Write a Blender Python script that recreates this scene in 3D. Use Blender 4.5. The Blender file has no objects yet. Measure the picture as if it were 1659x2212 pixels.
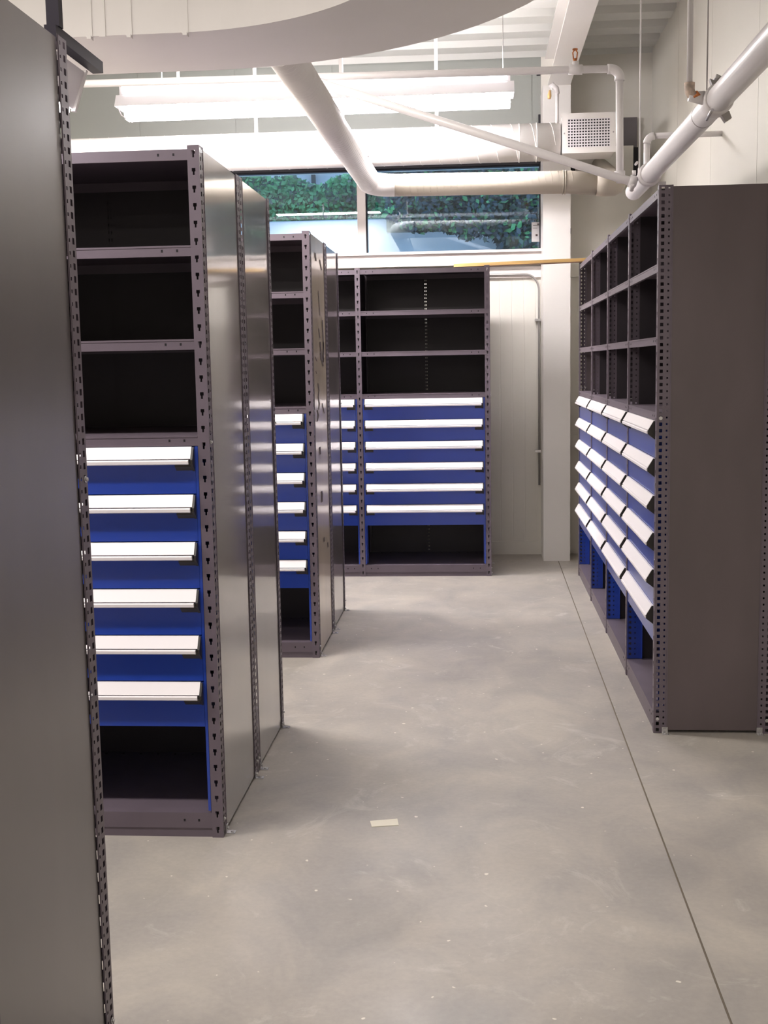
import bpy, math, random
from mathutils import Vector, Matrix
random.seed(7)
S = bpy.context.scene
COL = S.collection

# ------------------------------------------------------------------ camera
CAM_H = 1.5343
yaw, pitch, roll = .0801, -.124, -.018
fwd = Vector((-math.sin(yaw)*math.cos(pitch), math.cos(yaw)*math.cos(pitch), math.sin(pitch)))
rt = Vector((math.cos(yaw), math.sin(yaw), 0)); up = rt.cross(fwd)
r2 = rt*math.cos(roll) + up*math.sin(roll); u2 = up*math.cos(roll) - rt*math.sin(roll)
cam = bpy.data.cameras.new('camera'); cam_o = bpy.data.objects.new('camera', cam); COL.objects.link(cam_o)
cam.sensor_fit = 'VERTICAL'; cam.sensor_height = 36.0; cam.lens = 2561.9*36/2212
cam.clip_start = .05; cam.clip_end = 200
M = Matrix((r2, u2, -fwd)).transposed().to_4x4(); M.translation = (0, 0, CAM_H)
cam_o.matrix_world = M
S.camera = cam_o
# ------------------------------------------------------------------ exposure, world, lamps
S.view_settings.view_transform = 'Standard'; S.view_settings.look = 'None'
S.view_settings.gamma = 1; S.view_settings.use_curve_mapping = False
S.view_settings.exposure = .92
W = bpy.data.worlds.new('world'); S.world = W; W.use_nodes = True
bg = W.node_tree.nodes['Background']; bg.inputs[0].default_value = (.48, .64, .92, 1); bg.inputs[1].default_value = 1.9
LIGHT = (1.0, .94, .875)
def area(name, loc, sx, sy, power, rot=(0, 0, 0)):
    l = bpy.data.lights.new(name, 'AREA'); l.shape = 'RECTANGLE'; l.size = sx; l.size_y = sy
    l.energy = power; l.color = LIGHT
    o = bpy.data.objects.new(name, l); COL.objects.link(o); o.location = loc; o.rotation_euler = rot
    return o
# lamps added out of frame to light the room; mid from a window reflection
area('fixture_light_mid', (-1.66, 5.46, 3.23), 1.17, .16, 52)
area('added_light_left_far', (-3.9, 8.0, 3.2), 2.4, .2, 90)
area('added_light_left_near', (-3.6, 2.6, 3.1), 2.4, .2, 40)
area('added_light_near', (-1.5, 2.5, 3.35), 2.4, .2, 34)
area('added_light_behind', (-.3, -1.6, 3.3), 2.4, .2, 38)
area('added_light_back', (-.3, -4.6, 3.3), 2.4, .2, 46)

area('added_strip_fill', (-1.05, 7.95, 3.150), 2.4, .09, 15)  # extra lamp added under the strip light to brighten the lower far wall

# ------------------------------------------------------------------ materials
def mat(name, col, rough=.5, metal=0.0, spec=.5, emit=None, estr=0, noise=None, bump=None, coat=0):
    m = bpy.data.materials.new(name); m.use_nodes = True
    nt = m.node_tree; b = nt.nodes['Principled BSDF']
    b.inputs['Base Color'].default_value = (*col, 1); b.inputs['Roughness'].default_value = rough
    b.inputs['Metallic'].default_value = metal; b.inputs['Specular IOR Level'].default_value = spec
    if coat: b.inputs['Coat Weight'].default_value = coat; b.inputs['Coat Roughness'].default_value = .12
    if emit:
        b.inputs['Emission Color'].default_value = (*emit, 1); b.inputs['Emission Strength'].default_value = estr
    tc = nt.nodes.new('ShaderNodeTexCoord')
    if noise:      # (scale xyz, amount)
        (sc, amt) = noise
        mp = nt.nodes.new('ShaderNodeMapping'); mp.inputs['Scale'].default_value = sc
        n = nt.nodes.new('ShaderNodeTexNoise'); n.inputs['Scale'].default_value = 1; n.inputs['Detail'].default_value = 5
        nt.links.new(tc.outputs['Object'], mp.inputs[0]); nt.links.new(mp.outputs[0], n.inputs[0])
        r = nt.nodes.new('ShaderNodeValToRGB')
        r.color_ramp.elements[0].position = .3; r.color_ramp.elements[1].position = .7
        r.color_ramp.elements[0].color = (*[c*(1-amt) for c in col], 1)
        r.color_ramp.elements[1].color = (*[min(1, c*(1+amt)) for c in col], 1)
        nt.links.new(n.outputs[0], r.inputs[0]); nt.links.new(r.outputs[0], b.inputs['Base Color'])
    if bump:
        (sc, st, dist) = bump
        mp = nt.nodes.new('ShaderNodeMapping'); mp.inputs['Scale'].default_value = sc
        n = nt.nodes.new('ShaderNodeTexNoise'); n.inputs['Scale'].default_value = 1; n.inputs['Detail'].default_value = 3
        nt.links.new(tc.outputs['Object'], mp.inputs[0]); nt.links.new(mp.outputs[0], n.inputs[0])
        bp = nt.nodes.new('ShaderNodeBump'); bp.inputs['Strength'].default_value = st; bp.inputs['Distance'].default_value = dist
        nt.links.new(n.outputs[0], bp.inputs['Height']); nt.links.new(bp.outputs[0], b.inputs['Normal'])
    return m
m_post = mat('grey_paint_steel', (.128, .102, .128), .42, noise=((6, 6, 6), .08))
m_panel = mat('grey_sheet_panel', (.170, .143, .138), .30, spec=.6, noise=((3, 3, .6), .08), bump=((1.3, 1.3, .9), .25, .012))
_b = m_panel.node_tree.nodes['Principled BSDF']; _b.inputs['Coat Weight'].default_value = 1; _b.inputs['Coat IOR'].default_value = 2.1; _b.inputs['Coat Roughness'].default_value = .07
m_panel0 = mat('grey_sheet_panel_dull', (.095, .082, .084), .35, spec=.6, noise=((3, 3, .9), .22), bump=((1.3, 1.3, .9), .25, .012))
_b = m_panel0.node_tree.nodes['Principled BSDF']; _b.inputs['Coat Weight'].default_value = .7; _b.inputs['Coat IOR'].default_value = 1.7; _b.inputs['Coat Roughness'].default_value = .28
m_panel2 = mat('bare_sheet_panel', (.56, .47, .36), .32, spec=.6, noise=((3, 3, .8), .16), bump=((1.3, 1.3, .9), .25, .012))
_b = m_panel2.node_tree.nodes['Principled BSDF']; _b.inputs['Coat Weight'].default_value = .6; _b.inputs['Coat IOR'].default_value = 1.8; _b.inputs['Coat Roughness'].default_value = .12
m_endpanel = mat('grey_sheet_panel_matt', (.108, .084, .090), .40, noise=((5, 5, 2), .10))
m_back = mat('shaded_back_panel', (.024, .018, .024), .5, noise=((4, 4, 4), .12))  # near black: shade of the unlit unit interiors put into the colour
m_hole = mat('hole_dark', (.006, .005, .008), .8)
m_blue = mat('blue_drawer_paint', (.010, .045, .345), .30, spec=.6, noise=((3, 3, 3), .06), coat=.45)
m_handle = mat('white_aluminium_handle', (.86, .82, .85), .34, metal=0, spec=.6)
m_cap = mat('black_plastic', (.018, .014, .012), .45)
m_zinc = mat('zinc_bolt', (.55, .54, .55), .32, metal=.9)
m_white = mat('white_paint', (.80, .77, .745), .42, noise=((2, 2, 2), .02))
m_ductb = mat('dimmed_duct_beige', (.42, .375, .315), .5, noise=((3, 3, 3), .03))  # lower duct run: colour darkened to offset strong lamp light on it
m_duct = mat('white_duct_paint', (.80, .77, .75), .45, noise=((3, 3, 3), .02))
m_pipe = mat('white_pipe_paint', (.77, .74, .75), .35)
m_deck = mat('ceiling_deck_paint', (.66, .66, .63), .5)
m_wall = mat('wall_paint', (.80, .77, .71), .38, noise=((.8, .8, .8), .03))
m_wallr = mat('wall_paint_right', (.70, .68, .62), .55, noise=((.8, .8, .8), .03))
m_upwall = mat('upper_wall_paint', (.34, .355, .33), .55, noise=((1, 1, 1), .03))
m_sill = mat('window_frame_paint', (.80, .74, .72), .4)
m_dark = mat('dark_gap', (.02, .018, .025), .6)
m_conduit = mat('grey_conduit', (.40, .38, .37), .3, metal=.6)
m_wood = mat('yellow_pine', (.80, .52, .20), .5, noise=((3, 40, 40), .18))
m_woodd = mat('pine_underside_shade', (.38, .20, .13), .6)  # darker copy of the pine: shade painted on the board's underside
m_rust = mat('rusty_fitting', (.62, .50, .42), .6, noise=((40, 40, 40), .4))
m_rustd = mat('rust_orange', (.50, .17, .05), .7, noise=((60, 60, 60), .5))
m_paper = mat('paper', (.80, .78, .80), .7)
m_ink = mat('ink_mark', (.10, .07, .07), .7)
m_tape = mat('scrap_paper', (.74, .70, .60), .7)
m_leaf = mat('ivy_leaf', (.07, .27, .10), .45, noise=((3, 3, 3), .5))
m_leafd = mat('ivy_dark_leaf', (.03, .075, .06), .5, noise=((3, 3, 3), .5))  # darker green leaf tone, mixed in at random
m_leafb = mat('bush_dark_leaf', (.018, .045, .065), .5, noise=((3, 3, 3), .5))  # dark bluish leaf tone for most of the bush
m_stone = mat('outside_concrete', (.46, .50, .55), .7, noise=((1.5, 1.5, 4), .14))
m_lamp = mat('lamp_lens', (.9, .9, .9), .5, emit=(1, .955, .97), estr=38)
m_tube = mat('lamp_tube', (.9, .9, .9), .5, emit=(1, .955, .97), estr=24)
m_refl = mat('lamp_reflector', (.80, .77, .80), .35)
m_black = mat('black_steel', (.014, .011, .018), .5, spec=.15)
m_chalk = mat('chalk', (.62, .58, .52), .8)

# concrete floor
m_floor = mat('concrete_floor', (.44, .40, .36), .42)
nt = m_floor.node_tree; b = nt.nodes['Principled BSDF']; tc = nt.nodes.new('ShaderNodeTexCoord')
def noise_n(scale, detail, rough=.5, sc=(1, 1, 1), dist=0):
    mp = nt.nodes.new('ShaderNodeMapping'); mp.inputs['Scale'].default_value = sc
    n = nt.nodes.new('ShaderNodeTexNoise'); n.inputs['Scale'].default_value = scale; n.inputs['Detail'].default_value = detail
    n.inputs['Roughness'].default_value = rough; n.inputs['Distortion'].default_value = dist
    nt.links.new(tc.outputs['Object'], mp.inputs[0]); nt.links.new(mp.outputs[0], n.inputs[0]); return n
def ramp(n, p0, c0, p1, c1):
    r = nt.nodes.new('ShaderNodeValToRGB'); e = r.color_ramp.elements
    e[0].position = p0; e[0].color = (*c0, 1); e[1].position = p1; e[1].color = (*c1, 1)
    nt.links.new(n.outputs[0], r.inputs[0]); return r
def mixc(a, bb, fac=None, mode='MULTIPLY', f=1.0):
    x = nt.nodes.new('ShaderNodeMixRGB'); x.blend_type = mode; x.inputs[0].default_value = f
    if fac: nt.links.new(fac.outputs[0], x.inputs[0])
    nt.links.new(a.outputs[0], x.inputs[1])
    if hasattr(bb, 'outputs'): nt.links.new(bb.outputs[0], x.inputs[2])
    else: x.inputs[2].default_value = (*bb, 1)
    return x
big = ramp(noise_n(.9, 6, .55, dist=.6), .34, (.33, .305, .285), .66, (.455, .418, .375))
mid = ramp(noise_n(3.2, 8, .6, sc=(1, .7, 1), dist=.8), .33, (.83, .84, .865), .66, (1.06, 1.05, 1.03))
fine = ramp(noise_n(55, 4, .6), .3, (.95, .95, .95), .7, (1.04, 1.04, 1.04))
scuff = ramp(noise_n(2.4, 9, .72, dist=2.2), .57, (0, 0, 0), .72, (.50, .50, .50))
speck = ramp(noise_n(38, 1, .3), .775, (0, 0, 0), .80, (.8, .8, .8))
x = mixc(mixc(big, mid), fine); x = mixc(x, (.60, .575, .54), fac=scuff, mode='MIX'); x = mixc(x, (.78, .74, .66), fac=speck, mode='MIX')
nt.links.new(x.outputs[0], b.inputs['Base Color'])
rr = ramp(noise_n(2.2, 5), .3, (.34, .34, .34), .7, (.52, .52, .52)); nt.links.new(rr.outputs[0], b.inputs['Roughness'])
bpn = nt.nodes.new('ShaderNodeBump'); bpn.inputs['Strength'].default_value = .12; bpn.inputs['Distance'].default_value = .003
nt.links.new(noise_n(30, 4).outputs[0], bpn.inputs['Height']); nt.links.new(bpn.outputs[0], b.inputs['Normal'])
b.inputs['Specular IOR Level'].default_value = .3

# window glass: thin pane, clear with a fresnel reflection of the room
m_glass = bpy.data.materials.new('window_glass'); m_glass.use_nodes = True
nt = m_glass.node_tree; nt.nodes.clear()
out = nt.nodes.new('ShaderNodeOutputMaterial'); mx = nt.nodes.new('ShaderNodeMixShader')
tr = nt.nodes.new('ShaderNodeBsdfTransparent'); tr.inputs[0].default_value = (.80, .90, .93, 1)
gl = nt.nodes.new('ShaderNodeBsdfGlossy'); gl.inputs['Roughness'].default_value = .01; gl.inputs[0].default_value = (.85, .93, 1, 1)
fr = nt.nodes.new('ShaderNodeFresnel'); fr.inputs[0].default_value = 1.9
nt.links.new(fr.outputs[0], mx.inputs[0]); nt.links.new(tr.outputs[0], mx.inputs[1]); nt.links.new(gl.outputs[0], mx.inputs[2])
nt.links.new(mx.outputs[0], out.inputs[0])

# ------------------------------------------------------------------ mesh helpers
class MB:
    def __init__(s): s.v = []; s.f = []; s.mi = []; s.sm = []
    def quad(s, a, b, c, d, mi=0, sm=False):
        n = len(s.v); s.v += [tuple(a), tuple(b), tuple(c), tuple(d)]; s.f.append((n, n+1, n+2, n+3)); s.mi.append(mi); s.sm.append(sm)
    def box(s, x0, x1, y0, y1, z0, z1, mi=0):
        n = len(s.v)
        s.v += [(x0,y0,z0),(x1,y0,z0),(x1,y1,z0),(x0,y1,z0),(x0,y0,z1),(x1,y0,z1),(x1,y1,z1),(x0,y1,z1)]
        for f in ((0,3,2,1),(4,5,6,7),(0,1,5,4),(1,2,6,5),(2,3,7,6),(3,0,4,7)):
            s.f.append(tuple(n+i for i in f)); s.mi.append(mi); s.sm.append(False)
        return s
    def prism(s, prof, axis, a, b, mi=0):
        """profile of (p,q) pairs extruded along axis from a to b; axis x: (y,z), y: (x,z), z: (x,y)"""
        def P(t, p, q): return {'x': (t, p, q), 'y': (p, t, q), 'z': (p, q, t)}[axis]
        n = len(s.v); k = len(prof)
        s.v += [P(a, *p) for p in prof] + [P(b, *p) for p in prof]
        for i in range(k):
            j = (i+1) % k; s.f.append((n+i, n+j, n+k+j, n+k+i)); s.mi.append(mi); s.sm.append(False)
        s.f.append(tuple(n+i for i in range(k))[::-1]); s.mi.append(mi); s.sm.append(False)
        s.f.append(tuple(n+k+i for i in range(k))); s.mi.append(mi); s.sm.append(False)
        return s
    def sweep(s, pts, r, seg=14, mi=0, caps=True):
        pts = [Vector(p) for p in pts]; rs = r if isinstance(r, (list, tuple)) else [r]*len(pts)
        n0 = len(s.v); ref = None
        for i, p in enumerate(pts):
            t = (pts[min(i+1, len(pts)-1)] - pts[max(i-1, 0)]).normalized()
            if ref is None:
                ref = t.orthogonal().normalized()
            ref = (ref - t*ref.dot(t)).normalized(); bi = t.cross(ref)
            for k in range(seg):
                a = 2*math.pi*k/seg; s.v.append(tuple(p + (ref*math.cos(a) + bi*math.sin(a))*rs[i]))
        for i in range(len(pts)-1):
            for k in range(seg):
                a = n0+i*seg+k; b = n0+i*seg+(k+1) % seg
                s.f.append((a, b, b+seg, a+seg)); s.mi.append(mi); s.sm.append(True)
        if caps:
            s.f.append(tuple(n0+k for k in range(seg))[::-1]); s.mi.append(mi); s.sm.append(False)
            e = n0+(len(pts)-1)*seg; s.f.append(tuple(e+k for k in range(seg))); s.mi.append(mi); s.sm.append(False)
        return s
    def mesh(s, name, mats):
        me = bpy.data.meshes.new(name); me.from_pydata(s.v, [], s.f)
        for m in (mats if isinstance(mats, (list, tuple)) else [mats]): me.materials.append(m)
        me.polygons.foreach_set('material_index', s.mi); me.polygons.foreach_set('use_smooth', s.sm)
        me.update(); return me
def put(name, me, parent=None, **kw):
    o = bpy.data.objects.new(name, me); COL.objects.link(o); o.parent = parent
    for k, v in kw.items(): o[k] = v
    return o
def part(name, mb, m, parent=None, **kw): return put(name, mb.mesh(name, m), parent, **kw)
def thing(name, label, cat, loc=(0, 0, 0), rz=0, group=None):
    o = bpy.data.objects.new(name, None); COL.objects.link(o); o.location = loc; o.rotation_euler = (0, 0, rz)
    o.empty_display_size = .1; o['label'] = label; o['category'] = cat
    if group: o['group'] = group
    return o
def tag(o, label, cat, group=None):
    o['label'] = label; o['category'] = cat
    if group: o['group'] = group
    return o
def struct(name, mb, m, parent=None):
    o = part(name, mb, m, parent)
    if parent is None: o['kind'] = 'structure'
    return o
def arc(c, a, b, n=8):
    """quarter arc from c+a to c+b (a, b perpendicular vectors)"""
    c, a, b = Vector(c), Vector(a), Vector(b)
    return [c + a*math.cos(t) + b*math.sin(t) for t in [math.pi/2*i/n for i in range(n+1)]]
def helix(p0, axis, L, r, pitch, wire, seg=20):
    """ridge of a spiral duct"""
    p0 = Vector(p0); ax = Vector(axis).normalized(); e1 = ax.orthogonal().normalized(); e2 = ax.cross(e1)
    n = int(L/pitch*seg); pts = []
    for i in range(n+1):
        a = 2*math.pi*i/seg; pts.append(p0 + ax*(L*i/n) + (e1*math.cos(a)+e2*math.sin(a))*r)
    return MB().sweep(pts, wire, 4)

def perf(mb, fn, u0, u1, z0, z1, pitch, holes, mi=0, key=False):
    """sheet with real holes. holes: list of (u centre, width, height)"""
    n = int((z1-z0)/pitch); off = (z1-z0-n*pitch)/2; z = z0+off
    H = max(h[2] for h in holes); prev = z0
    q = lambda a, b, c, d: mb.quad(fn(a, c), fn(b, c), fn(b, d), fn(a, d), mi)
    for i in range(n):
        zc = z+(i+.5)*pitch; a = zc-H/2; b = zc+H/2
        q(u0, u1, prev, a); u = u0
        for (uc, w, h) in holes:
            q(u, uc-w/2, a, b)
            if key:
                q(uc-w/2, uc-w*.24, a, zc); q(uc+w*.24, uc+w/2, a, zc)
            elif h < H-1e-5:
                q(uc-w/2, uc+w/2, a, zc-h/2); q(uc-w/2, uc+w/2, zc+h/2, b)
            u = uc+w/2
        q(u, u1, a, b); prev = b
    q(u0, u1, prev, z1)

# ------------------------------------------------------------------ layout numbers (metres)
UH = 2.21; UW = .914; PW = .0185; LX = -.8432; RX = .7141; CEIL = 3.84; WY = 9.483; RW = 1.33

# ================================================================== STRUCTURE
fl = MB()
def jx(y): return .576+(y-2.6)*.0056
ys = [-6, 0, 3, 6, WY+.05]
for a, c in zip(ys[:-1], ys[1:]):
    w = .0028
    fl.quad((-6, a, 0), (jx(a)-w, a, 0), (jx(c)-w, c, 0), (-6, c, 0))
    fl.quad((jx(a)+w, a, 0), (1.6, a, 0), (1.6, c, 0), (jx(c)+w, c, 0))
    fl.quad((jx(a)-w, a, -.006), (jx(a)+w, a, -.006), (jx(c)+w, c, -.006), (jx(c)-w, c, -.006), 1)
    for sg in (-1, 1):
        fl.quad((jx(a)+sg*w, a, -.006), (jx(a)+sg*w, a, 0), (jx(c)+sg*w, c, 0), (jx(c)+sg*w, c, -.006), 1)
fl.box(-6, 1.6, -6, WY+.05, -.2, -.007, 1)
struct('floor', fl, [m_floor, mat('joint_filler', (.22, .185, .145), .8)])
# ceiling: corrugated deck, ribs along x
pr = []; P_ = .36
yy = -6.0
while yy < WY:
    pr += [(yy, CEIL), (yy+.17, CEIL), (yy+.21, CEIL+.075), (yy+.32, CEIL+.075)]; yy += P_
pr = [(p, q) for p, q in pr if p <= WY] + [(WY+.05, CEIL+.075), (WY+.05, CEIL+.12), (-6, CEIL+.12)]
struct('ceiling', MB().prism(pr, 'x', -6, 1.6), m_deck)
# roof beam under the deck (box flanges) running away from the camera
bm_ = MB(); bm_.box(.535, .70, -2, WY, 3.55, 3.565); bm_.box(.535, .70, -2, WY, CEIL-.016, CEIL); bm_.box(.605, .63, -2, WY, 3.565, CEIL-.016)
struct('trim_1', bm_, m_white)
# right wall: panels with recessed joints
wr = MB().box(RW+.012, RW+.15, -6, WY+.1, 0, CEIL+.1, 0); w_o = struct('wall_right', wr, m_wallr)
pm = MB().box(RW, RW+.012, 0, 1.145, 0, CEIL).mesh('wall_panel', m_wallr)
for k in range(9):
    put('wall_panel', pm, w_o).location = (0, WY-1.15*(k+1)-.12, 0)
# far wall: built round the window
wf = MB()
WX0, WX1, WZ0, WZ1 = -3.62, .503, 2.385, 3.05
wf.box(-6, 1.6, WY, WY+.2, 0, 2.27); wf.box(-6, WX0, WY, WY+.2, 2.27, CEIL+.1)
wf.box(WX1, 1.6, WY, WY+.2, 2.27, CEIL+.1, 0); wf.box(WX0, WX1, WY, WY+.2, WZ1, CEIL+.1, 1); wf.box(WX0, WX1, WY, WY+.2, 2.27, WZ0)
wfo = struct('wall_far', wf, [m_wall, m_upwall])
# narrow liner ribs below the window
rm = MB().prism([(-.045, 0), (-.042, -.0012), (.042, -.0012), (.045, 0)], 'z', .105, 2.27).mesh('wall_panel', m_wall)
for k in range(18):
    xx = -1.0+.0945*k
    if xx < .52: put('wall_panel', rm, wfo).location = (xx, WY, 0)
up_m = MB().box(0, .76, -.006, 0, 0, CEIL-WZ1-.06).mesh('upper_wall_panel', m_upwall)
for k in range(5): put('upper_wall_panel', up_m, wfo).location = (-3.4+.768*k, WY, WZ1+.05)
struct('wall_left', MB().box(-6.1, -6, -6, WY+.1, 0, CEIL+.1), m_wall)
struct('wall_back', MB().box(-6.1, 1.6, -6.1, -6, 0, CEIL+.1), m_wall)
struct('baseboard_far', MB().box(-6, .5, WY-.02, WY, 0, .105), m_wall)
# girt / sill bands
sl = MB(); sl.box(-6, .503, WY-.10, WY, 2.285, 2.385); sl.box(-6, .503, WY-.13, WY-.08, 2.375, 2.395); sl.box(-6, .503, WY-.03, WY, 2.185, 2.27, 0)
struct('trim_2', sl, m_sill)
struct('trim_3', MB().box(.70, RW, WY-.07, WY, 2.18, 2.33).box(.70, RW, WY-.05, WY, .865, .955), m_wall)
struct('trim_4', MB().box(-6, WX1, WY-.012, WY, WZ1-.004, WZ1+.014), m_dark)
# window
wn = MB(); wn.box(WX0, WX1, WY+.05, WY+.053, WZ0, WZ1)
g_o = struct('window_1', wn, m_glass)
fm = MB()
for xa in (WX0, -2.30, -.927):
    fm.box(xa, xa+.065, WY-.03, WY+.09, WZ0, WZ1)
fm.box(WX1-.012, WX1, WY-.0, WY+.09, WZ0, WZ1, 1); fm.box(WX0, WX1, WY+.02, WY+.08, WZ1-.012, WZ1, 1); fm.box(WX0, WX1, WY+.02, WY+.08, WZ0, WZ0+.012, 0)
for xa in (-2.235, -.862): fm.box(xa, xa+.008, WY-.0, WY+.07, WZ0, WZ1, 1)
part('window_frame', fm, [m_sill, m_dark], g_o)
# steel column
cl = MB(); cl.box(.499, .702, 9.13, WY-.001, 0, 3.55)
cl_o = struct('trim_5', cl, m_white)
part('bracket_plate', MB().box(.703, .76, WY-.04, WY-.002, 2.965, 3.06).box(.706, .73, WY-.04, WY-.002, 2.51, 2.55)
     .box(.703, .712, WY-.04, WY-.002, 3.33, 3.42).box(.703, .80, WY-.04, WY-.002, 3.325, 3.335), m_dark, cl_o)
part('bracket_plate', MB().box(.482, .498, WY-.03, WY-.002, 3.31, 3.41).box(.38, .498, WY-.03, WY-.008, 3.305, 3.315).box(.470, .495, WY-.03, WY-.008, 3.70, 3.745), m_dark, cl_o)

# ================================================================== SHELVING UNITS
cache = {}
def post_mesh(kind, back):
    key = ('post', kind, back)
    if key in cache: return cache[key]
    mb = MB(); sg = -1 if back else 1
    H0 = .0
    if not back:
        perf(mb, lambda u, z: (u, 0, z), -PW, PW, H0, UH, .0526, [(0, .0115, .021)], key=True)
    else:
        mb.quad((-PW, 0, 0), (PW, 0, 0), (PW, 0, UH), (-PW, 0, UH))
    for s in (-1, 1):       # folded edges of the front flange
        xx = s*PW
        if kind == s: continue
        mb.quad((xx, 0, 0), (xx, sg*.010, 0), (xx, sg*.010, UH), (xx, 0, UH))
    xp = kind*PW            # side web: outer plane for an end post, middle plane for a shared one
    holes = [(.016, .0125, .0135), (.040, .0065, .0075)]
    perf(mb, lambda u, z: (xp, sg*u, z), 0, .056, 0, UH, .0263, holes)
    ridge = [(xp-.0015, sg*.0500), (xp+.0015, sg*.0500), (xp+.0015, sg*.0520), (xp-.0015, sg*.0520)]
    mb.prism(ridge if sg > 0 else ridge[::-1], 'z', 0, UH)
    # top cap edge
    cache[key] = mb.mesh('post', m_post); return cache[key]
def shelf_mesh(D, top=False):
    key = ('shelf', D, top)
    if key in cache: return cache[key]
    mb = MB(); x0, x1 = .003, UW-.003; h = .033
    mb.box(x0, x1, .003, D-.004, h-.0015, h)
    mb.box(x0, x1, .003, .0045, 0, h-.0015); mb.box(x0, x1, D-.0055, D-.004, 0, h-.0015)
    mb.box(x0, x1, .0045, .016, 0, .0015)
    if not top:                                             # rounded bright front edge
        mb.box(x0+PW-.002, x1-PW+.002, .0015, .003, h-.006, h-.0005)
    for xx in (.062, .11, UW-.062, UW-.11): mb.box(xx-.003, xx+.003, .0024, .0031, .013, .021, 1)
    cache[key] = mb.mesh('shelf', [m_post, m_hole]); return cache[key]
def plinth_mesh(D):
    key = ('plinth', D)
    if key in cache: return cache[key]
    mb = MB(); x0, x1 = .003, UW-.003
    mb.box(x0, x1, .003, D-.004, .081, .083); mb.box(x0, x1, .003, .005, .031, .081); mb.box(x0, x1, .006, .008, 0, .030)
    mb.box(x0, x1, D-.006, D-.004, .0, .081)
    for xx in (.062, .11, UW-.062, UW-.11): mb.box(xx-.003, xx+.003, .0022, .0031, .054, .062, 1)
    for k in range(12):
        xx = .09+k*.0667; mb.box(xx-.004, xx+.004, D-.03, D-.022, .083, .0836, 1)
    cache[key] = mb.mesh('base_shelf', [m_post, m_hole]); return cache[key]
def back_mesh(D):
    key = ('back', D)
    if key in cache: return cache[key]
    mb = MB(); c = UW/2
    mb.box(.004, c-.030, D-.003, D-.0015, .0, UH-.004); mb.box(c+.030, UW-.004, D-.003, D-.0015, .0, UH-.004)
    perf(mb, lambda u, z: (u, D-.004, z), c-.031, c+.031, 0, UH-.004, .0263, [(c-.005, .004, .010), (c+.005, .004, .010)])
    cache[key] = mb.mesh('back_panel', m_back); return cache[key]
def side_mesh(kind, D, mt):
    key = ('side', kind, D, mt.name)
    if key in cache: return cache[key]
    mb = MB(); xp = kind*PW - kind*.003
    mb.box(min(xp, xp+.0012), max(xp, xp+.0012), .054, D-.054, .012, UH-.006)
    cache[key] = mb.mesh('side_panel', mt); return cache[key]
DZ0 = .378; DP = .1525
def simple(key, fn):
    if key not in cache: cache[key] = fn()
    return cache[key]
def drawer_me(D):
    def f():
        mb = MB(); x0, x1 = .0305, UW-.0305
        mb.box(x0, x1, .0045, .020, 0, DP-.004)
        mb.box(x0+.012, x1-.012, .020, D-.09, .012, .016)
        mb.box(x0+.012, x0+.014, .020, D-.09, .012, DP-.03); mb.box(x1-.014, x1-.012, .020, D-.09, .012, DP-.03)
        mb.box(x0+.012, x1-.012, D-.092, D-.09, .012, DP-.03)
        return mb.mesh('drawer', m_blue)
    return simple(('dr', D), f)
def handle_me():
    def f():
        mb = MB(); T = DP-.003
        x0, x1 = .039, UW-.039
        up_ = [(.0045, T), (-.004, T), (-.0260, T-.0365), (-.0200, T-.0385), (.0045, T-.010)]
        lo = [(-.0200, T-.0395), (-.0285, T-.0405), (-.0305, T-.0435), (-.0295, T-.0525), (-.024, T-.055), (-.010, T-.050), (-.010, T-.040)]
        mb.prism(up_[::-1], 'x', x0, x1); mb.prism(lo[::-1], 'x', x0+.003, x1-.006)
        return mb.mesh('handle', m_handle)
    return simple('handle', f)
def cap_me(side):
    def f():
        mb = MB(); T = DP-.003
        x0, x1 = (.032, .039) if side < 0 else (UW-.039, UW-.032)
        pr = [(.0045, T-.002), (-.004, T-.001), (-.027, T-.040), (-.027, T-.053), (.0045, T-.078)]
        mb.prism(pr[::-1], 'x', x0, x1)
        a, b_ = (.033, .092) if side < 0 else (UW-.092, UW-.033)
        mb.prism([(.0045, T-.050), (-.018, T-.050), (-.014, T-.062), (.0045, T-.076)][::-1], 'x', a, b_)
        return mb.mesh('handle_end_cap', m_cap)
    return simple(('cap', side), f)
def rail_me(side):
    def f():
        mb = MB(); xx = .0215 if side < 0 else UW-.0215; s = 1 if side < 0 else -1
        if side < 0: mb.box(.0205, .0295, .004, .0055, .09, 1.288)
        else: mb.box(UW-.0295, UW-.0205, .004, .0055, .09, 1.288)
        perf(mb, lambda u, z: (xx, u, z), .005, .075, .085, 1.288, .0263, [(.018, .0115, .012), (.042, .006, .007)])
        mb.quad((xx, .075, .085), (xx+s*.014, .075, .085), (xx+s*.014, .075, 1.288), (xx, .075, 1.288))
        return mb.mesh('drawer_rail', m_blue)
    return simple(('rail', side), f)
def bolt_me():
    def f():
        mb = MB(); mb.sweep([(0, 0, 0), (.0015, 0, 0)], .0075, 10); mb.sweep([(.0015, 0, 0), (.006, 0, 0)], .0045, 6)
        return mb.mesh('bolt', m_zinc)
    return simple('bolt', f)
def foot_me():
    def f():
        mb = MB(); mb.box(0, .030, -.013, .013, 0, .0025); mb.box(0, .0025, -.012, .012, .0025, .026)
        mb.sweep([(.018, 0, .0025), (.018, 0, .007)], .005, 6); mb.sweep([(.0025, 0, .017), (.008, 0, .017)], .006, 6)
        return mb.mesh('foot_anchor', m_zinc)
    return simple('foot', f)

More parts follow.
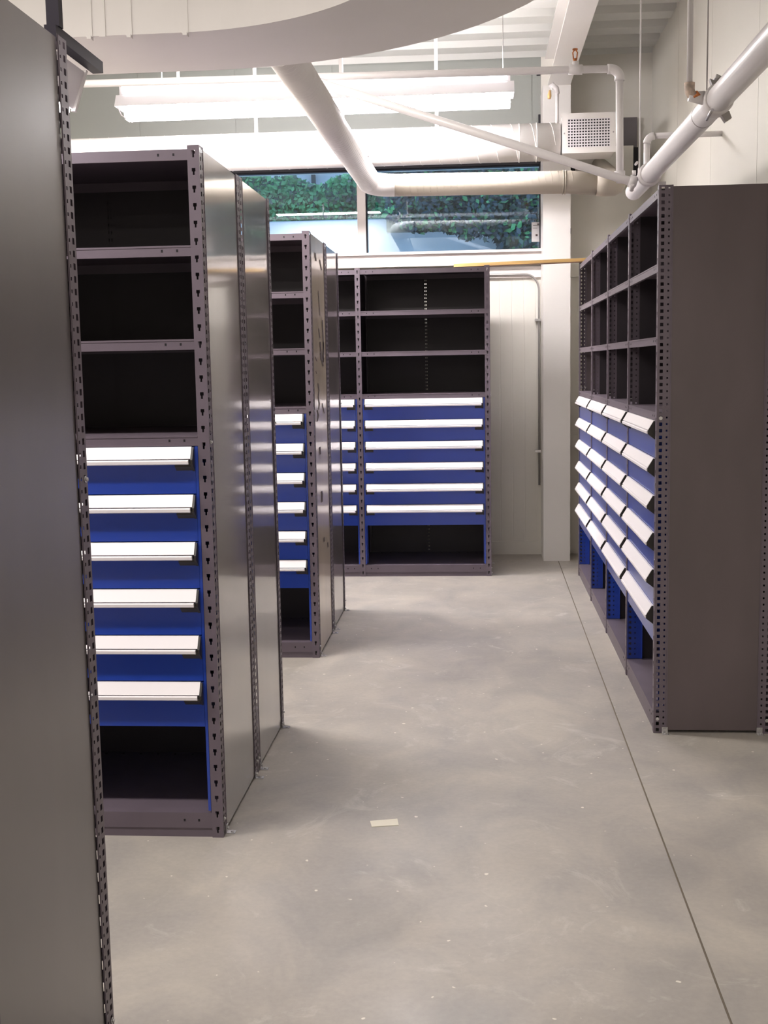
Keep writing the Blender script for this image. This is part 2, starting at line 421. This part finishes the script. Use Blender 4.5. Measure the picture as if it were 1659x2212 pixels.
def unit(label, loc, rz, D, left, right, group, drawers=True, panel=m_panel, bolts=True):
    t = thing('shelving_unit', label, 'shelving unit', loc, rz, group)
    for px, kind in ((0, left), (UW, right)):
        if kind is None: continue
        k = 0 if kind == 'shared' else (-1 if px == 0 else 1)
        o = put('post', post_mesh(k, False), t); o.location = (px, 0, 0)
        o = put('post', post_mesh(k, True), t); o.location = (px, D, 0)
        o = put('side_panel', side_mesh(k, D, panel if k else m_back), t); o.location = (px, 0, 0)
        if k and bolts:
            for yb in (.016, D-.016):
                for zb in (.06, 1.30) if yb < .1 else (.055,):
                    bo = put('bolt', bolt_me(), t); bo.location = (px+k*(PW+.0005), yb, zb); bo.rotation_euler = (0, 0, 0 if k > 0 else math.pi)
                fo = put('foot_anchor', foot_me(), t); fo.location = (px+k*(PW+.001), yb+(.03 if yb < .1 else -.03), 0); fo.rotation_euler = (0, 0, 0 if k > 0 else math.pi)
        else:
            for yb in (.018, .044):
                bo = put('bolt', bolt_me(), t); bo.location = (px-.001, yb, 1.345); bo.rotation_euler = (0, 0, math.pi)
    for z in (2.166, 1.877, 1.590, 1.289):
        o = put('shelf', shelf_mesh(D, z > 2), t); o.location = (0, 0, z)
    put('base_shelf', plinth_mesh(D), t); put('back_panel', back_mesh(D), t)
    if drawers:
        put('drawer_rail', rail_me(-1), t); put('drawer_rail', rail_me(1), t)
        for i in range(6):
            d = put('drawer', drawer_me(D), t); d.location = (0, 0, DZ0-.003+i*DP)
            put('handle', handle_me(), d); put('handle_end_cap', cap_me(-1), d); put('handle_end_cap', cap_me(1), d)
    return t

DL = .614
x0 = LX-PW-UW
GL = 'shelving units in the rows on the left'
unit('dark shelving unit nearest the camera, cut by the left edge, only side panel showing',
     (LX-PW, 2.499, 0), math.pi, .66, 'end', 'end', GL, panel=m_panel0)
unit('left shelving unit holding the nearest stack of six blue drawers with white handles',
     (x0, 3.680, 0), 0, DL, 'end', 'end', GL)
unit('shiny side panel of the unit standing back-to-back behind the nearest left drawer stack',
     (LX-PW, 4.914, 0), math.pi, DL, 'end', 'end', GL)
u2f = unit('middle left shelving unit with black scrawls on its side panel, drawers half hidden',
     (x0, 6.077, 0), 0, .622, 'end', 'end', GL, panel=m_panel2)
unit('shelving unit backed against the scrawl-marked left unit, the farthest side panel of the left rows',
     (LX-PW, 7.330, 0), math.pi, .622, 'end', 'end', GL)
# small scrawls drawn in marker and scuffs on that panel
sc = MB(); xs = UW+PW+.0003
def stroke(pts, w=.004):
    w *= 2.6
    for (a, b_) in zip(pts[:-1], pts[1:]):
        sc.quad((xs, a[0]-w, a[1]), (xs, a[0]+w, a[1]), (xs, b_[0]+w, b_[1]), (xs, b_[0]-w, b_[1]))
stroke([(.30, 1.93), (.34, 1.86), (.35, 1.80)], .004); stroke([(.45, 1.78), (.47, 1.68), (.48, 1.60), (.44, 1.55), (.47, 1.66)], .007)
stroke([(.29, 1.73), (.33, 1.68)], .005); stroke([(.33, 1.66), (.40, 1.56), (.44, 1.53)], .009)
stroke([(.11, 1.58), (.18, 1.555)], .006); stroke([(.33, 1.60), (.36, 1.56)], .006); stroke([(.13, 1.505), (.16, 1.49)], .005)
stroke([(.20, 1.44), (.24, 1.40), (.20, 1.37), (.25, 1.33), (.21, 1.30)], .006); stroke([(.36, 1.33), (.44, 1.27)], .006)
stroke([(.15, 1.30), (.20, 1.27), (.14, 1.24)], .006); stroke([(.24, .86), (.27, .84), (.25, .80)], .012); stroke([(.22, 1.10), (.23, 1.06)], .012)
stroke([(.30, .60), (.31, .575)], .010); stroke([(.45, .55), (.46, .52)], .008)
stroke([(.22, 2.12), (.25, 2.08)], .01); stroke([(.40, 2.10), (.47, 2.05)], .008)
sc2 = part('marker_scrawl', sc, m_ink, u2f, label='dark marker scrawls on the shiny side panel')
GF = 'shelving units against the far wall'
xf = .0904-PW-UW
unit('wide shelving unit with six full-width blue drawers facing the camera against the far wall', (xf, 8.4864, 0), 0, .61, 'shared', 'end', GF)
unit('far wall shelving unit mostly hidden behind the left rows, beside the full-width blue drawer unit', (xf-UW, 8.4864, 0), 0, .61, 'end', None, GF)
GR = 'shelving units in the row along the right wall'
y0 = 4.8287+PW; DR = .475
names = ['nearest shelving unit of the right row, with the big plain dark end panel',
         'second shelving unit from the camera in the right row with open cubbies over blue drawers',
         'third shelving unit from the camera in the right row with open cubbies over blue drawers',
         'farthest shelving unit of the right row, daylight dots showing through its perforated end post']
for i in range(4):
    unit(names[i], (RX, y0+(i+1)*UW, 0), -math.pi/2, DR, 'end' if i == 3 else 'shared', 'end' if i == 0 else None, GR, panel=m_endpanel, bolts=(i == 0))

# ================================================================== DUCTS
# large rectangular duct with a curved elbow, overhead
dk = MB(); cx, cy = -1.1, 3.56; ri, ro = .915, 1.48; zb, zt = 2.757, 3.20
path_i, path_o = [(-5.5, cy+ri)], [(-5.5, cy+ro)]
for k in range(25):
    a = math.pi/2*(1-k/24); path_i.append((cx+ri*math.cos(a), cy+ri*math.sin(a))); path_o.append((cx+ro*math.cos(a), cy+ro*math.sin(a)))
path_i.append((cx+ri, -1)); path_o.append((cx+ro, -1))
for k in range(len(path_i)-1):
    i0, i1, o0, o1 = path_i[k], path_i[k+1], path_o[k], path_o[k+1]; sm = 0 < k < 25
    dk.quad((*i0, zb), (*i1, zb), (*o1, zb), (*o0, zb)); dk.quad((*i0, zt), (*o0, zt), (*o1, zt), (*i1, zt))
    dk.quad((*i0, zb), (*i0, zt), (*i1, zt), (*i1, zb), 0, sm); dk.quad((*o0, zb), (*o1, zb), (*o1, zt), (*o0, zt), 0, sm)
rd = thing('rectangular_duct', 'big white rectangular air duct curving overhead at the top of the photo', 'duct', (0, 0, 0))
part('duct_body', dk, m_duct, rd)
for xx in (-1.42, -1.37, -1.27, -1.06, -2.3, -3.4):
    f_ = MB().box(xx-.012, xx+.012, cy+ri-.006, cy+ri, zb-.004, zt)
    if xx in (-1.06, -1.27, -1.42): f_.box(xx-.008, xx+.008, cy+ri-.012, cy+ri+.02, zb-.012, zb)
    part('drive_cleat', f_, m_duct, rd)
# round duct: from the rectangular duct, elbow, run to the right under the big one
ux, uz = -.708, 2.80; R1 = .076; vx = 8.2; LZ = 2.728
pd = thing('round_branch_duct', 'white round duct dropping from the big duct and turning right below the window top', 'duct', (0, 0, 0))
pts = [Vector((-.800, 5.043, 2.838)), Vector((ux, 7.98, 2.742))]
el = arc((ux+.16, 8.0, 2.735), (-.16, 0, 0), (0, .19, -.005), 10)
part('duct_pipe', MB().sweep(pts, R1, 40), m_duct, pd)
part('elbow', MB().sweep([pts[-1]]+el[1:], [R1, *([R1*.985]*10)], 40, caps=False), m_duct, pd)
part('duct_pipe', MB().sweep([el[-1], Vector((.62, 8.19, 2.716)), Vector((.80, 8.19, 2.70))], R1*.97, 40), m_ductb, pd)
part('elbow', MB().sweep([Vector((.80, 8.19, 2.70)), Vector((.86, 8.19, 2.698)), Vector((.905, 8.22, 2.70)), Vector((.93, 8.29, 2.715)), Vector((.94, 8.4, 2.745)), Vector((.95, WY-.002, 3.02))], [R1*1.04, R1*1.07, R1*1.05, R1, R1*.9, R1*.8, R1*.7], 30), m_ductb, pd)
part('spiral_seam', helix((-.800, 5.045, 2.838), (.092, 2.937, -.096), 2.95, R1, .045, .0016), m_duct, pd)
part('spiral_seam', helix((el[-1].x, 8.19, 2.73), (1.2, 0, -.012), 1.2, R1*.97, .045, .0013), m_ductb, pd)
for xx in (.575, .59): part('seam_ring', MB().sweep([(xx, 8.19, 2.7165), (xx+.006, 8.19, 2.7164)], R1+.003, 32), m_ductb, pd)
part('hanger_clip', MB().box(-.715, -.69, 8.02, 8.06, 2.80, 2.90).box(-.70, -.58, 8.02, 8.05, 2.86, 2.875).box(-.715, -.70, 8.02, 8.06, 2.875, 2.91), m_pipe, pd)
# big horizontal duct
bd = thing('horizontal_spiral_duct', 'brightly lit white spiral duct running across above the window to the grille', 'duct', (0, 0, 0))
R2 = .128; BZ = 3.052
part('duct_pipe', MB().sweep([(-5.5, 8.6, BZ-.0), (.585, 8.6, BZ)], R2, 48), m_duct, bd)
part('spiral_seam', helix((-4.0, 8.6, BZ), (1, 0, 0), 4.55, R2, .136, .0028, 28), m_duct, bd)
for xx in (.30, .42): part('seam_ring', MB().sweep([(xx, 8.6, BZ), (xx+.006, 8.6, BZ)], R2+.004, 40), m_duct, bd)
for xx in (-1.551, -.933, -.27):
    part('hanger_strap', MB().box(xx-.012, xx+.012, 8.595, 8.605, BZ+R2-.004, CEIL), m_white, bd)
# supply grille on its end
gr = thing('supply_grille', 'white square air grille with fine mesh on the end of the duct', 'air grille', (0, 0, 0))
gx0, gx1, gz0, gz1, gy = .592, .956, 2.948, 3.214, 8.46
part('grille_box', MB().box(gx0+.004, gx1-.004, gy+.012, gy+.30, gz0+.004, gz1-.004), m_white, gr)
fr_ = MB(); bw = .038
fr_.box(gx0, gx1, gy, gy+.012, gz0, gz0+bw); fr_.box(gx0, gx1, gy, gy+.012, gz1-bw, gz1)
fr_.box(gx0, gx0+bw, gy, gy+.012, gz0+bw, gz1-bw); fr_.box(gx1-bw, gx1, gy, gy+.012, gz0+bw, gz1-bw)
fr_.box(gx0+bw, gx1-bw, gy+.010, gy+.0118, gz0+bw, gz1-bw, 1)
part('grille_frame', fr_, [m_white, m_dark], gr)
gm = MB(); a0, a1, c0, c1 = gx0+bw, gx1-bw, gz0+bw, gz1-bw
for k in range(16): xx = a0+(a1-a0)*k/15; gm.box(xx-.0038, xx+.0038, gy+.0005, gy+.009, c0, c1)
for k in range(11): zz = c0+(c1-c0)*k/10; gm.box(a0, a1, gy+.001, gy+.008, zz-.0042, zz+.0042)
part('grille_blade', gm, m_refl, gr, kind='stuff')
for xx in (gx0+.016, gx1-.016): part('screw', MB().sweep([(xx, gy-.002, .5*(gz0+gz1)), (xx, gy, .5*(gz0+gz1))], .005, 8), m_conduit, gr)

# ================================================================== FLUORESCENT FIXTURE
fx = thing('strip_light', 'long glowing fluorescent strip light hanging above the far aisle', 'light fixture', (0, 0, 0))
fx0, fx1, fy = -2.345, .245, 7.95
hz = 3.236
# upper uplight housing
part('housing', MB().prism([(fy-.05, 3.317), (fy+.05, 3.317), (fy+.05, 3.377), (fy-.05, 3.377)], 'x', fx0+.02, fx1-.02), m_refl, fx)
part('uplight_lens', MB().box(fx0+.05, fx1-.05, fy-.045, fy+.045, 3.378, 3.386), mat('uplight_lens', (.9, .9, .9), .5, emit=(1, .955, .97), estr=16), fx)
part('side_lens', MB().box(fx0+.04, fx1-.04, fy-.060, fy-.0505, 3.324, 3.372), mat('side_lens', (.9, .9, .9), .5, emit=(1, .955, .97), estr=2.2), fx)
part('reflector', MB().prism([(fy-.10, hz), (fy-.05, 3.316), (fy+.05, 3.316), (fy+.10, hz), (fy+.095, hz), (fy+.047, 3.310), (fy-.047, 3.310), (fy-.095, hz)], 'x', fx0, fx1), m_refl, fx)
part('end_plate', MB().prism([(fy-.10, hz), (fy+.10, hz), (fy+.05, 3.316), (fy-.05, 3.316)], 'x', fx0-.004, fx0), m_refl, fx)
part('end_plate', MB().prism([(fy-.10, hz), (fy+.10, hz), (fy+.05, 3.316), (fy-.05, 3.316)], 'x', fx1, fx1+.004), m_refl, fx)
part('lens', MB().prism([(fy-.09, hz), (fy+.09, hz), (fy+.060, hz-.058), (fy-.060, hz-.058)], 'x', fx0+.06, fx1-.02), m_lamp, fx)
lv = MB(); n = 42
for k in range(n):
    xx = fx0+.05+(fx1-.02-fx0-.05)*k/(n-1)
    lv.prism([(fy-.094, hz), (fy+.094, hz), (fy+.05, hz-.074), (fy-.05, hz-.074)], 'x', xx-.002, xx+.002)
lv.box(fx0+.05, fx1-.02, fy-.052, fy-.049, hz-.072, hz-.06); lv.box(fx0+.05, fx1-.02, fy+.049, fy+.052, hz-.072, hz-.06)
part('louvre', lv, m_refl, fx)
part('lens_frame', MB().sweep([(fx0+.015, fy-.09, hz), (fx0+.03, fy-.06, hz-.05), (fx0+.07, fy-.05, hz-.074)], .004, 6), m_refl, fx)
part('lens_frame', MB().sweep([(fx0+.015, fy+.09, hz), (fx0+.03, fy+.06, hz-.05), (fx0+.07, fy+.05, hz-.074)], .004, 6), m_refl, fx)
for xx in (.18, -2.05): part('hanger_rod', MB().sweep([(xx, fy, 3.377), (xx, fy, CEIL+.05)], .003, 6), m_conduit, fx)
# left light, seen by its far end; runs away from the camera
lf = thing('angled_strip_light', 'end of a white fluorescent reflector light peeking past the nearest left post', 'light fixture', (0, 0, 0))
ly1 = 4.0; lx = -1.419
prof = [(lx-.085, 2.395), (lx-.13, 2.512), (lx-.07, 2.522), (lx-.05, 2.575), (lx+.05, 2.575), (lx+.07, 2.522), (lx+.13, 2.512), (lx+.085, 2.395)]
part('reflector', MB().prism(prof, 'y', 2.95, ly1-.012), m_refl, lf)
part('end_plate', MB().prism([(lx-.092, 2.388), (lx-.137, 2.518), (lx+.137, 2.518), (lx+.092, 2.388), (lx+.078, 2.388), (lx+.118, 2.505), (lx-.118, 2.505), (lx-.078, 2.388)], 'y', ly1-.012, ly1+.006), m_white, lf)
part('lens', MB().box(lx-.08, lx+.08, 2.97, ly1-.03, 2.380, 2.394), mat('lens_dim', (.9, .9, .9), .5, emit=(1, .955, .97), estr=7), lf)
part('end_socket', MB().box(lx+.02, lx+.07, ly1-.010, ly1+.010, 2.475, 2.50), m_conduit, lf)
# black strut channel above it
st = thing('strut_channel', 'black steel channel sloping above the angled strip light by the nearest left post', 'steel channel', (0, 0, 0))
sx = -1.26
part('channel_rail', MB().box(sx-.020, sx+.016, 3.60, 4.05, 2.520, 2.557), m_black, st)
part('drop_post', MB().box(-1.279, -1.240, 3.62, 3.655, 2.557, CEIL), m_black, st)

# ================================================================== SPRINKLER PIPES
mp_ = thing('sprinkler_main_pipe', 'thick white sprinkler main running toward the camera above the right row', 'pipe', (0, 0, 0))
MX, MZ = .90, 2.487
part('pipe', MB().sweep([(MX, -2, MZ), (MX, 7.05, MZ)], .047, 32), m_pipe, mp_)
part('seam_ring', MB().sweep([(MX, 4.93, MZ), (MX, 4.936, MZ)], .0478, 32), m_conduit, mp_)
def coupling(yc, par):
    mb = MB().sweep([(MX, yc-.03, MZ), (MX, yc-.025, MZ), (MX, yc+.025, MZ), (MX, yc+.03, MZ)], [.052, .060, .060, .052], 28)
    o = part('pipe_coupling', mb, m_pipe, par)
    for s in (-1, 1):
        part('coupling_bolt', MB().box(MX+s*.052-.006, MX+s*.052+.03*(1 if s > 0 else .4), yc-.02, yc+.02, MZ-.065+.05*(s < 0), MZ-.04+.075*(s < 0))
             .sweep([(MX+s*.068, yc-.03, MZ+(-.05 if s > 0 else .058)), (MX+s*.068, yc+.03, MZ+(-.05 if s > 0 else .058))], .007, 8), m_pipe, o)
coupling(6.42, mp_)
# mechanical tee clamp with lugs
tc_ = part('tee_clamp', MB().sweep([(MX, 4.62, MZ), (MX, 4.63, MZ), (MX, 4.70, MZ), (MX, 4.71, MZ)], [.050, .056, .056, .050], 28)
     .sweep([(MX-.05, 4.665, MZ+.012), (MX-.075, 4.665, MZ+.015), (MX-.105, 4.665, MZ+.018)], [.026, .022, .016], 16), m_pipe, mp_)
part('clamp_lug', MB().prism([(MX-.02, MZ+.052), (MX+.012, MZ+.050), (MX+.018, MZ+.082), (MX-.006, MZ+.094), (MX-.012, MZ+.07), (MX-.03, MZ+.078)], 'y', 4.65, 4.68)
, m_conduit, tc_)
part('clamp_lug', MB().prism([(MX+.012, MZ-.052), (MX+.042, MZ-.040), (MX+.052, MZ-.066), (MX+.030, MZ-.080)], 'y', 4.65, 4.68), m_conduit, tc_)
part('clamp_bolt', MB().sweep([(MX-.01, 4.61, MZ+.076), (MX-.01, 4.72, MZ+.076)], .006, 8).sweep([(MX-.03, 4.60, MZ-.045), (MX-.03, 4.70, MZ-.060)], .006, 8), m_zinc, tc_)
# rusty elbow and thin riser
ex = .806
part('rusty_elbow', MB().sweep([(MX-.100, 4.665, MZ+.018), (ex+.01, 4.665, MZ+.02)]+[p for p in arc((ex+.012, 4.665, MZ+.048), (0, 0, -.028), (-.020, 0, 0), 6)]+[(ex-.008, 4.665, MZ+.068)], [.015, .017]+[.019]*7+[.020], 14), m_rust, mp_, label='elbow fitting blotched with orange rust')
part('rust_patch', MB().sweep([(ex+.004, 4.645, MZ+.012), (ex+.022, 4.643, MZ+.022), (ex+.014, 4.645, MZ+.034)], [.004, .008, .003], 8), m_rustd, mp_)
part('riser', MB().sweep([(ex-.008, 4.665, MZ+.06), (ex-.008, 4.665, CEIL+.06)], .0108, 14), m_pipe, mp_)
part('hanger_rod', MB().sweep([(.868, 4.70, MZ+.02), (.868, 4.70, CEIL+.06)], .0028, 6), m_conduit, mp_)
part('hanger_rod', MB().sweep([(.872, 6.6, MZ), (.872, 6.6, CEIL+.06)], .0042, 8), m_pipe, mp_)
# small loop at the far end, going up and right to the wall
part('elbow', MB().sweep(arc((MX+.07, 6.75, 2.70), (-.04, 0, 0), (0, 0, .04), 6), .0205, 14), m_pipe, mp_)
part('riser', MB().sweep([(MX+.03, 6.75, MZ), (MX+.03, 6.75, 2.70)], .0165, 14), m_pipe, mp_)
part('riser_collar', MB().sweep([(MX+.03, 6.75, MZ+.045), (MX+.03, 6.75, MZ+.085)], .022, 14), m_pipe, mp_)
part('side_branch', MB().sweep([(MX+.07, 6.75, 2.74), (RW+.01, 6.75, 2.74)], .0155, 14), m_pipe, mp_)

br = thing('sprinkler_branch_pipe', 'white horizontal sprinkler pipe crossing under the ceiling with an elbow down to the main', 'pipe', (0, 0, 0))
bz = 3.045; by = 6.5; rr_ = .0195
part('pipe', MB().sweep([(-3.2, by, bz+.03), (.48, by, bz), (.72, by, bz-.005)], rr_, 16), m_pipe, br)
part('elbow', MB().sweep([(.69, by, bz-.004)]+arc((.70, by, bz-.049), (0, 0, .045), (.052, 0, 0), 8)+[(.752, by, bz-.065)], [rr_*1.3]+[rr_*1.3]*9+[rr_*1.4], 16), m_pipe, br)
part('riser', MB().sweep([(.752, by, bz-.05), (.757, by, 2.46)], rr_, 16), m_pipe, br)
part('riser_collar', MB().sweep([(.756, by, 2.52), (.757, by, 2.47)], rr_*1.45, 16), m_pipe, br)
part('tee', MB().sweep([(.49, by, bz), (.56, by, bz-.002)], rr_*1.35, 16).sweep([(.525, by, bz), (.525, by, bz+.04)], rr_*.9, 12), m_pipe, br)
part('sprinkler_head', MB().sweep([(.522, by, bz+.03), (.522, by, bz+.055)], .009, 8).sweep([(.514, by, bz+.05), (.510, by, bz+.085), (.520, by, bz+.10)], .0035, 6)
     .sweep([(.530, by, bz+.05), (.534, by, bz+.085), (.524, by, bz+.10)], .0035, 6).sweep([(.522, by, bz+.098), (.522, by, bz+.104)], .014, 12), m_rustd, br, label='small rusty brass sprinkler head')
for xx in (-1.587, -.711): part('hanger_strap', MB().box(xx-.008, xx+.008, by-.004, by+.004, bz+.01, CEIL), m_pipe, br)
dg = thing('sloping_brace_pipe', 'thin white pipe sloping down right from the round duct to the sprinkler main', 'pipe', (0, 0, 0))
part('pipe', MB().sweep([(-.93, by-.042, 3.055), (.76, by-.042, 2.475), (.84, by-.042, 2.452)], .0225, 16), m_pipe, dg)
part('pipe_coupling', MB().sweep([(.80, by-.045, 2.463), (.835, by-.045, 2.453)], .032, 16), m_pipe, dg)
part('coupling_bolt', MB().sweep([(.812, by-.075, 2.44), (.812, by-.045, 2.415)], .012, 8).sweep([(.825, by-.045, 2.49), (.825, by-.045, 2.515)], .010, 8), m_pipe, dg)
# upright sprinkler beside the column
sh = thing('column_sprinkler', 'small white sprinkler fitting with a brass tip beside the column top', 'sprinkler', (0, 0, 0))
part('pipe', MB().sweep([(.548, 8.3, 3.12), (.548, 8.3, 3.32)], .012, 10), m_pipe, sh)
part('fitting', MB().sweep([(.552, 8.3, 3.31), (.545, 8.3, 3.345), (.52, 8.3, 3.362), (.505, 8.3, 3.352)], [.014, .018, .024, .020], 12), m_pipe, sh)
part('sprinkler_head', MB().sweep([(.500, 8.3, 3.335), (.497, 8.3, 3.30), (.495, 8.3, 3.28)], [.007, .014, .010], 10), mat('brass', (.75, .48, .20), .4, metal=.3), sh, label='brass tip')
# conduit on the far wall
cd = thing('wall_conduit', 'thin grey conduit bending down the far wall beside the white column', 'conduit', (0, 0, 0))
cyy = WY-.045
part('conduit_run', MB().sweep([(-.2, cyy, 2.215), (.30, cyy, 2.208)]+arc((.375, cyy, 2.083), (0, 0, .125), (.108, 0, 0), 10)+[(.483, cyy, .56)], .0085, 10), m_conduit, cd)
for zz in (1.855, .83): part('conduit_strap', MB().box(.452, .497, WY-.058, WY-.001, zz-.010, zz+.010).sweep([(.460, WY-.062, zz), (.460, WY-.05, zz)], .006, 8), m_zinc, cd)

# electrical box in the corner
eb = thing('wall_box', 'pale grey electrical box in the far corner behind the sprinkler riser', 'electrical box', (0, 0, 0))
part('box_body', MB().box(.93, 1.185, WY-.16, WY-.001, 2.84, 3.135), m_wallr, eb)
part('upper_shadow', MB().box(1.02, 1.225, WY-.06, WY-.002, 3.14, 3.36), mat('dark_grey_shadow', (.13, .115, .12), .5), eb, label='dark shadow strip above the box')  # dark slab that paints the shadow above the box
part('side_shadow', MB().box(1.188, 1.235, WY-.05, WY-.002, 2.84, 3.14), m_dark, eb)  # dark strip that paints the shadow beside the box

# paper on the glass
pp = tag(part('paper_note', MB().box(.432, .500, WY+.040, WY+.049, 2.462, 2.612).box(.442, .49, WY+.0385, WY+.0402, 2.585, 2.588, 1)
     .box(.475, .49, WY+.0385, WY+.0402, 2.592, 2.600, 1).box(.440, .475, WY+.0385, WY+.0402, 2.565, 2.567, 1).box(.462, .478, WY+.0385, WY+.0402, 2.505, 2.520, 1), [m_paper, m_ink]),
     'white paper note stuck inside the lower right corner of the window', 'note')
# board lying across the tops
bo = part('wooden_board', MB().box(-.475, .475, -.045, .045, .002, .024).box(-.475, .475, -.044, .044, 0, .002, 1), [m_wood, m_woodd])
bo.location = (.31, 8.553, UH+.001); bo.rotation_euler = (0, 0, math.atan2(-.235, .93))
tag(bo, 'narrow yellow wooden board lying across from the far unit to the right row', 'board')
# scrap on floor
tag(part('paper_scrap', MB().prism([(-.374, 3.835), (-.364, 3.785), (-.275, 3.803), (-.283, 3.858), (-.33, 3.846)][::-1], 'z', .0005, .0022), m_tape),
    'small pale paper scrap lying on the concrete floor of the aisle', 'paper scrap')

# ================================================================== OUTSIDE
struct('terrace_wall', MB().box(-7, 3.5, 11.6, 11.8, -.2, 2.92), m_stone)  # pale wall; also stands in for whitish reflections low in the glass
tw = tag(bpy.data.objects['terrace_wall'], 'pale concrete retaining wall outside the window', 'wall')
del tw['kind']
tag(part('garden_fence_panel', MB().box(-7, -.2, 12.75, 12.85, 2.5, 4.2).box(-1.72, -1.68, 12.68, 12.74, 3.1, 4.2, 1), [m_stone, m_dark]), 'pale panel with dark post above the ivy outside', 'fence')
def leaves(name, x0, x1, z0, z1, n, mats, y, lab, cat, dens=1, size=.034, step=None):
    mb = MB()
    for _ in range(n):
        px = random.uniform(x0, x1); zl = z0 if step is None else step[1]+(z0-step[1])*min(1, max(0, (px-step[0]+.25+random.uniform(-.08, .08))/.5))
        pz = z1-(z1-zl)*random.random()
        pz += .06*math.sin(px*5)+.03*math.sin(px*13)
        py = y+random.uniform(-.12, .12)
        s = size*random.uniform(.5, 1.3); n_ = Vector((random.gauss(0, .6), -1, random.gauss(.3, .6))).normalized()
        a = n_.orthogonal().normalized(); a.rotate(Matrix.Rotation(random.uniform(0, 6.28), 3, n_)); b_ = n_.cross(a)
        c = Vector((px, py, pz))
        mb.quad(c-a*s, c+b_*s*.55-a*.15*s, c+a*s, c-b_*s*.55-a*.15*s, random.choice(mats))
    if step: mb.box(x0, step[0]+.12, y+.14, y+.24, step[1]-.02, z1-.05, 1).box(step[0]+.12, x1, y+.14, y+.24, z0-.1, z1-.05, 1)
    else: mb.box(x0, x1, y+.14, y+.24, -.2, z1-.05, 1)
    return tag(part(name, mb, [m_leaf, m_leafd, m_leafb], kind='stuff'), lab, cat)
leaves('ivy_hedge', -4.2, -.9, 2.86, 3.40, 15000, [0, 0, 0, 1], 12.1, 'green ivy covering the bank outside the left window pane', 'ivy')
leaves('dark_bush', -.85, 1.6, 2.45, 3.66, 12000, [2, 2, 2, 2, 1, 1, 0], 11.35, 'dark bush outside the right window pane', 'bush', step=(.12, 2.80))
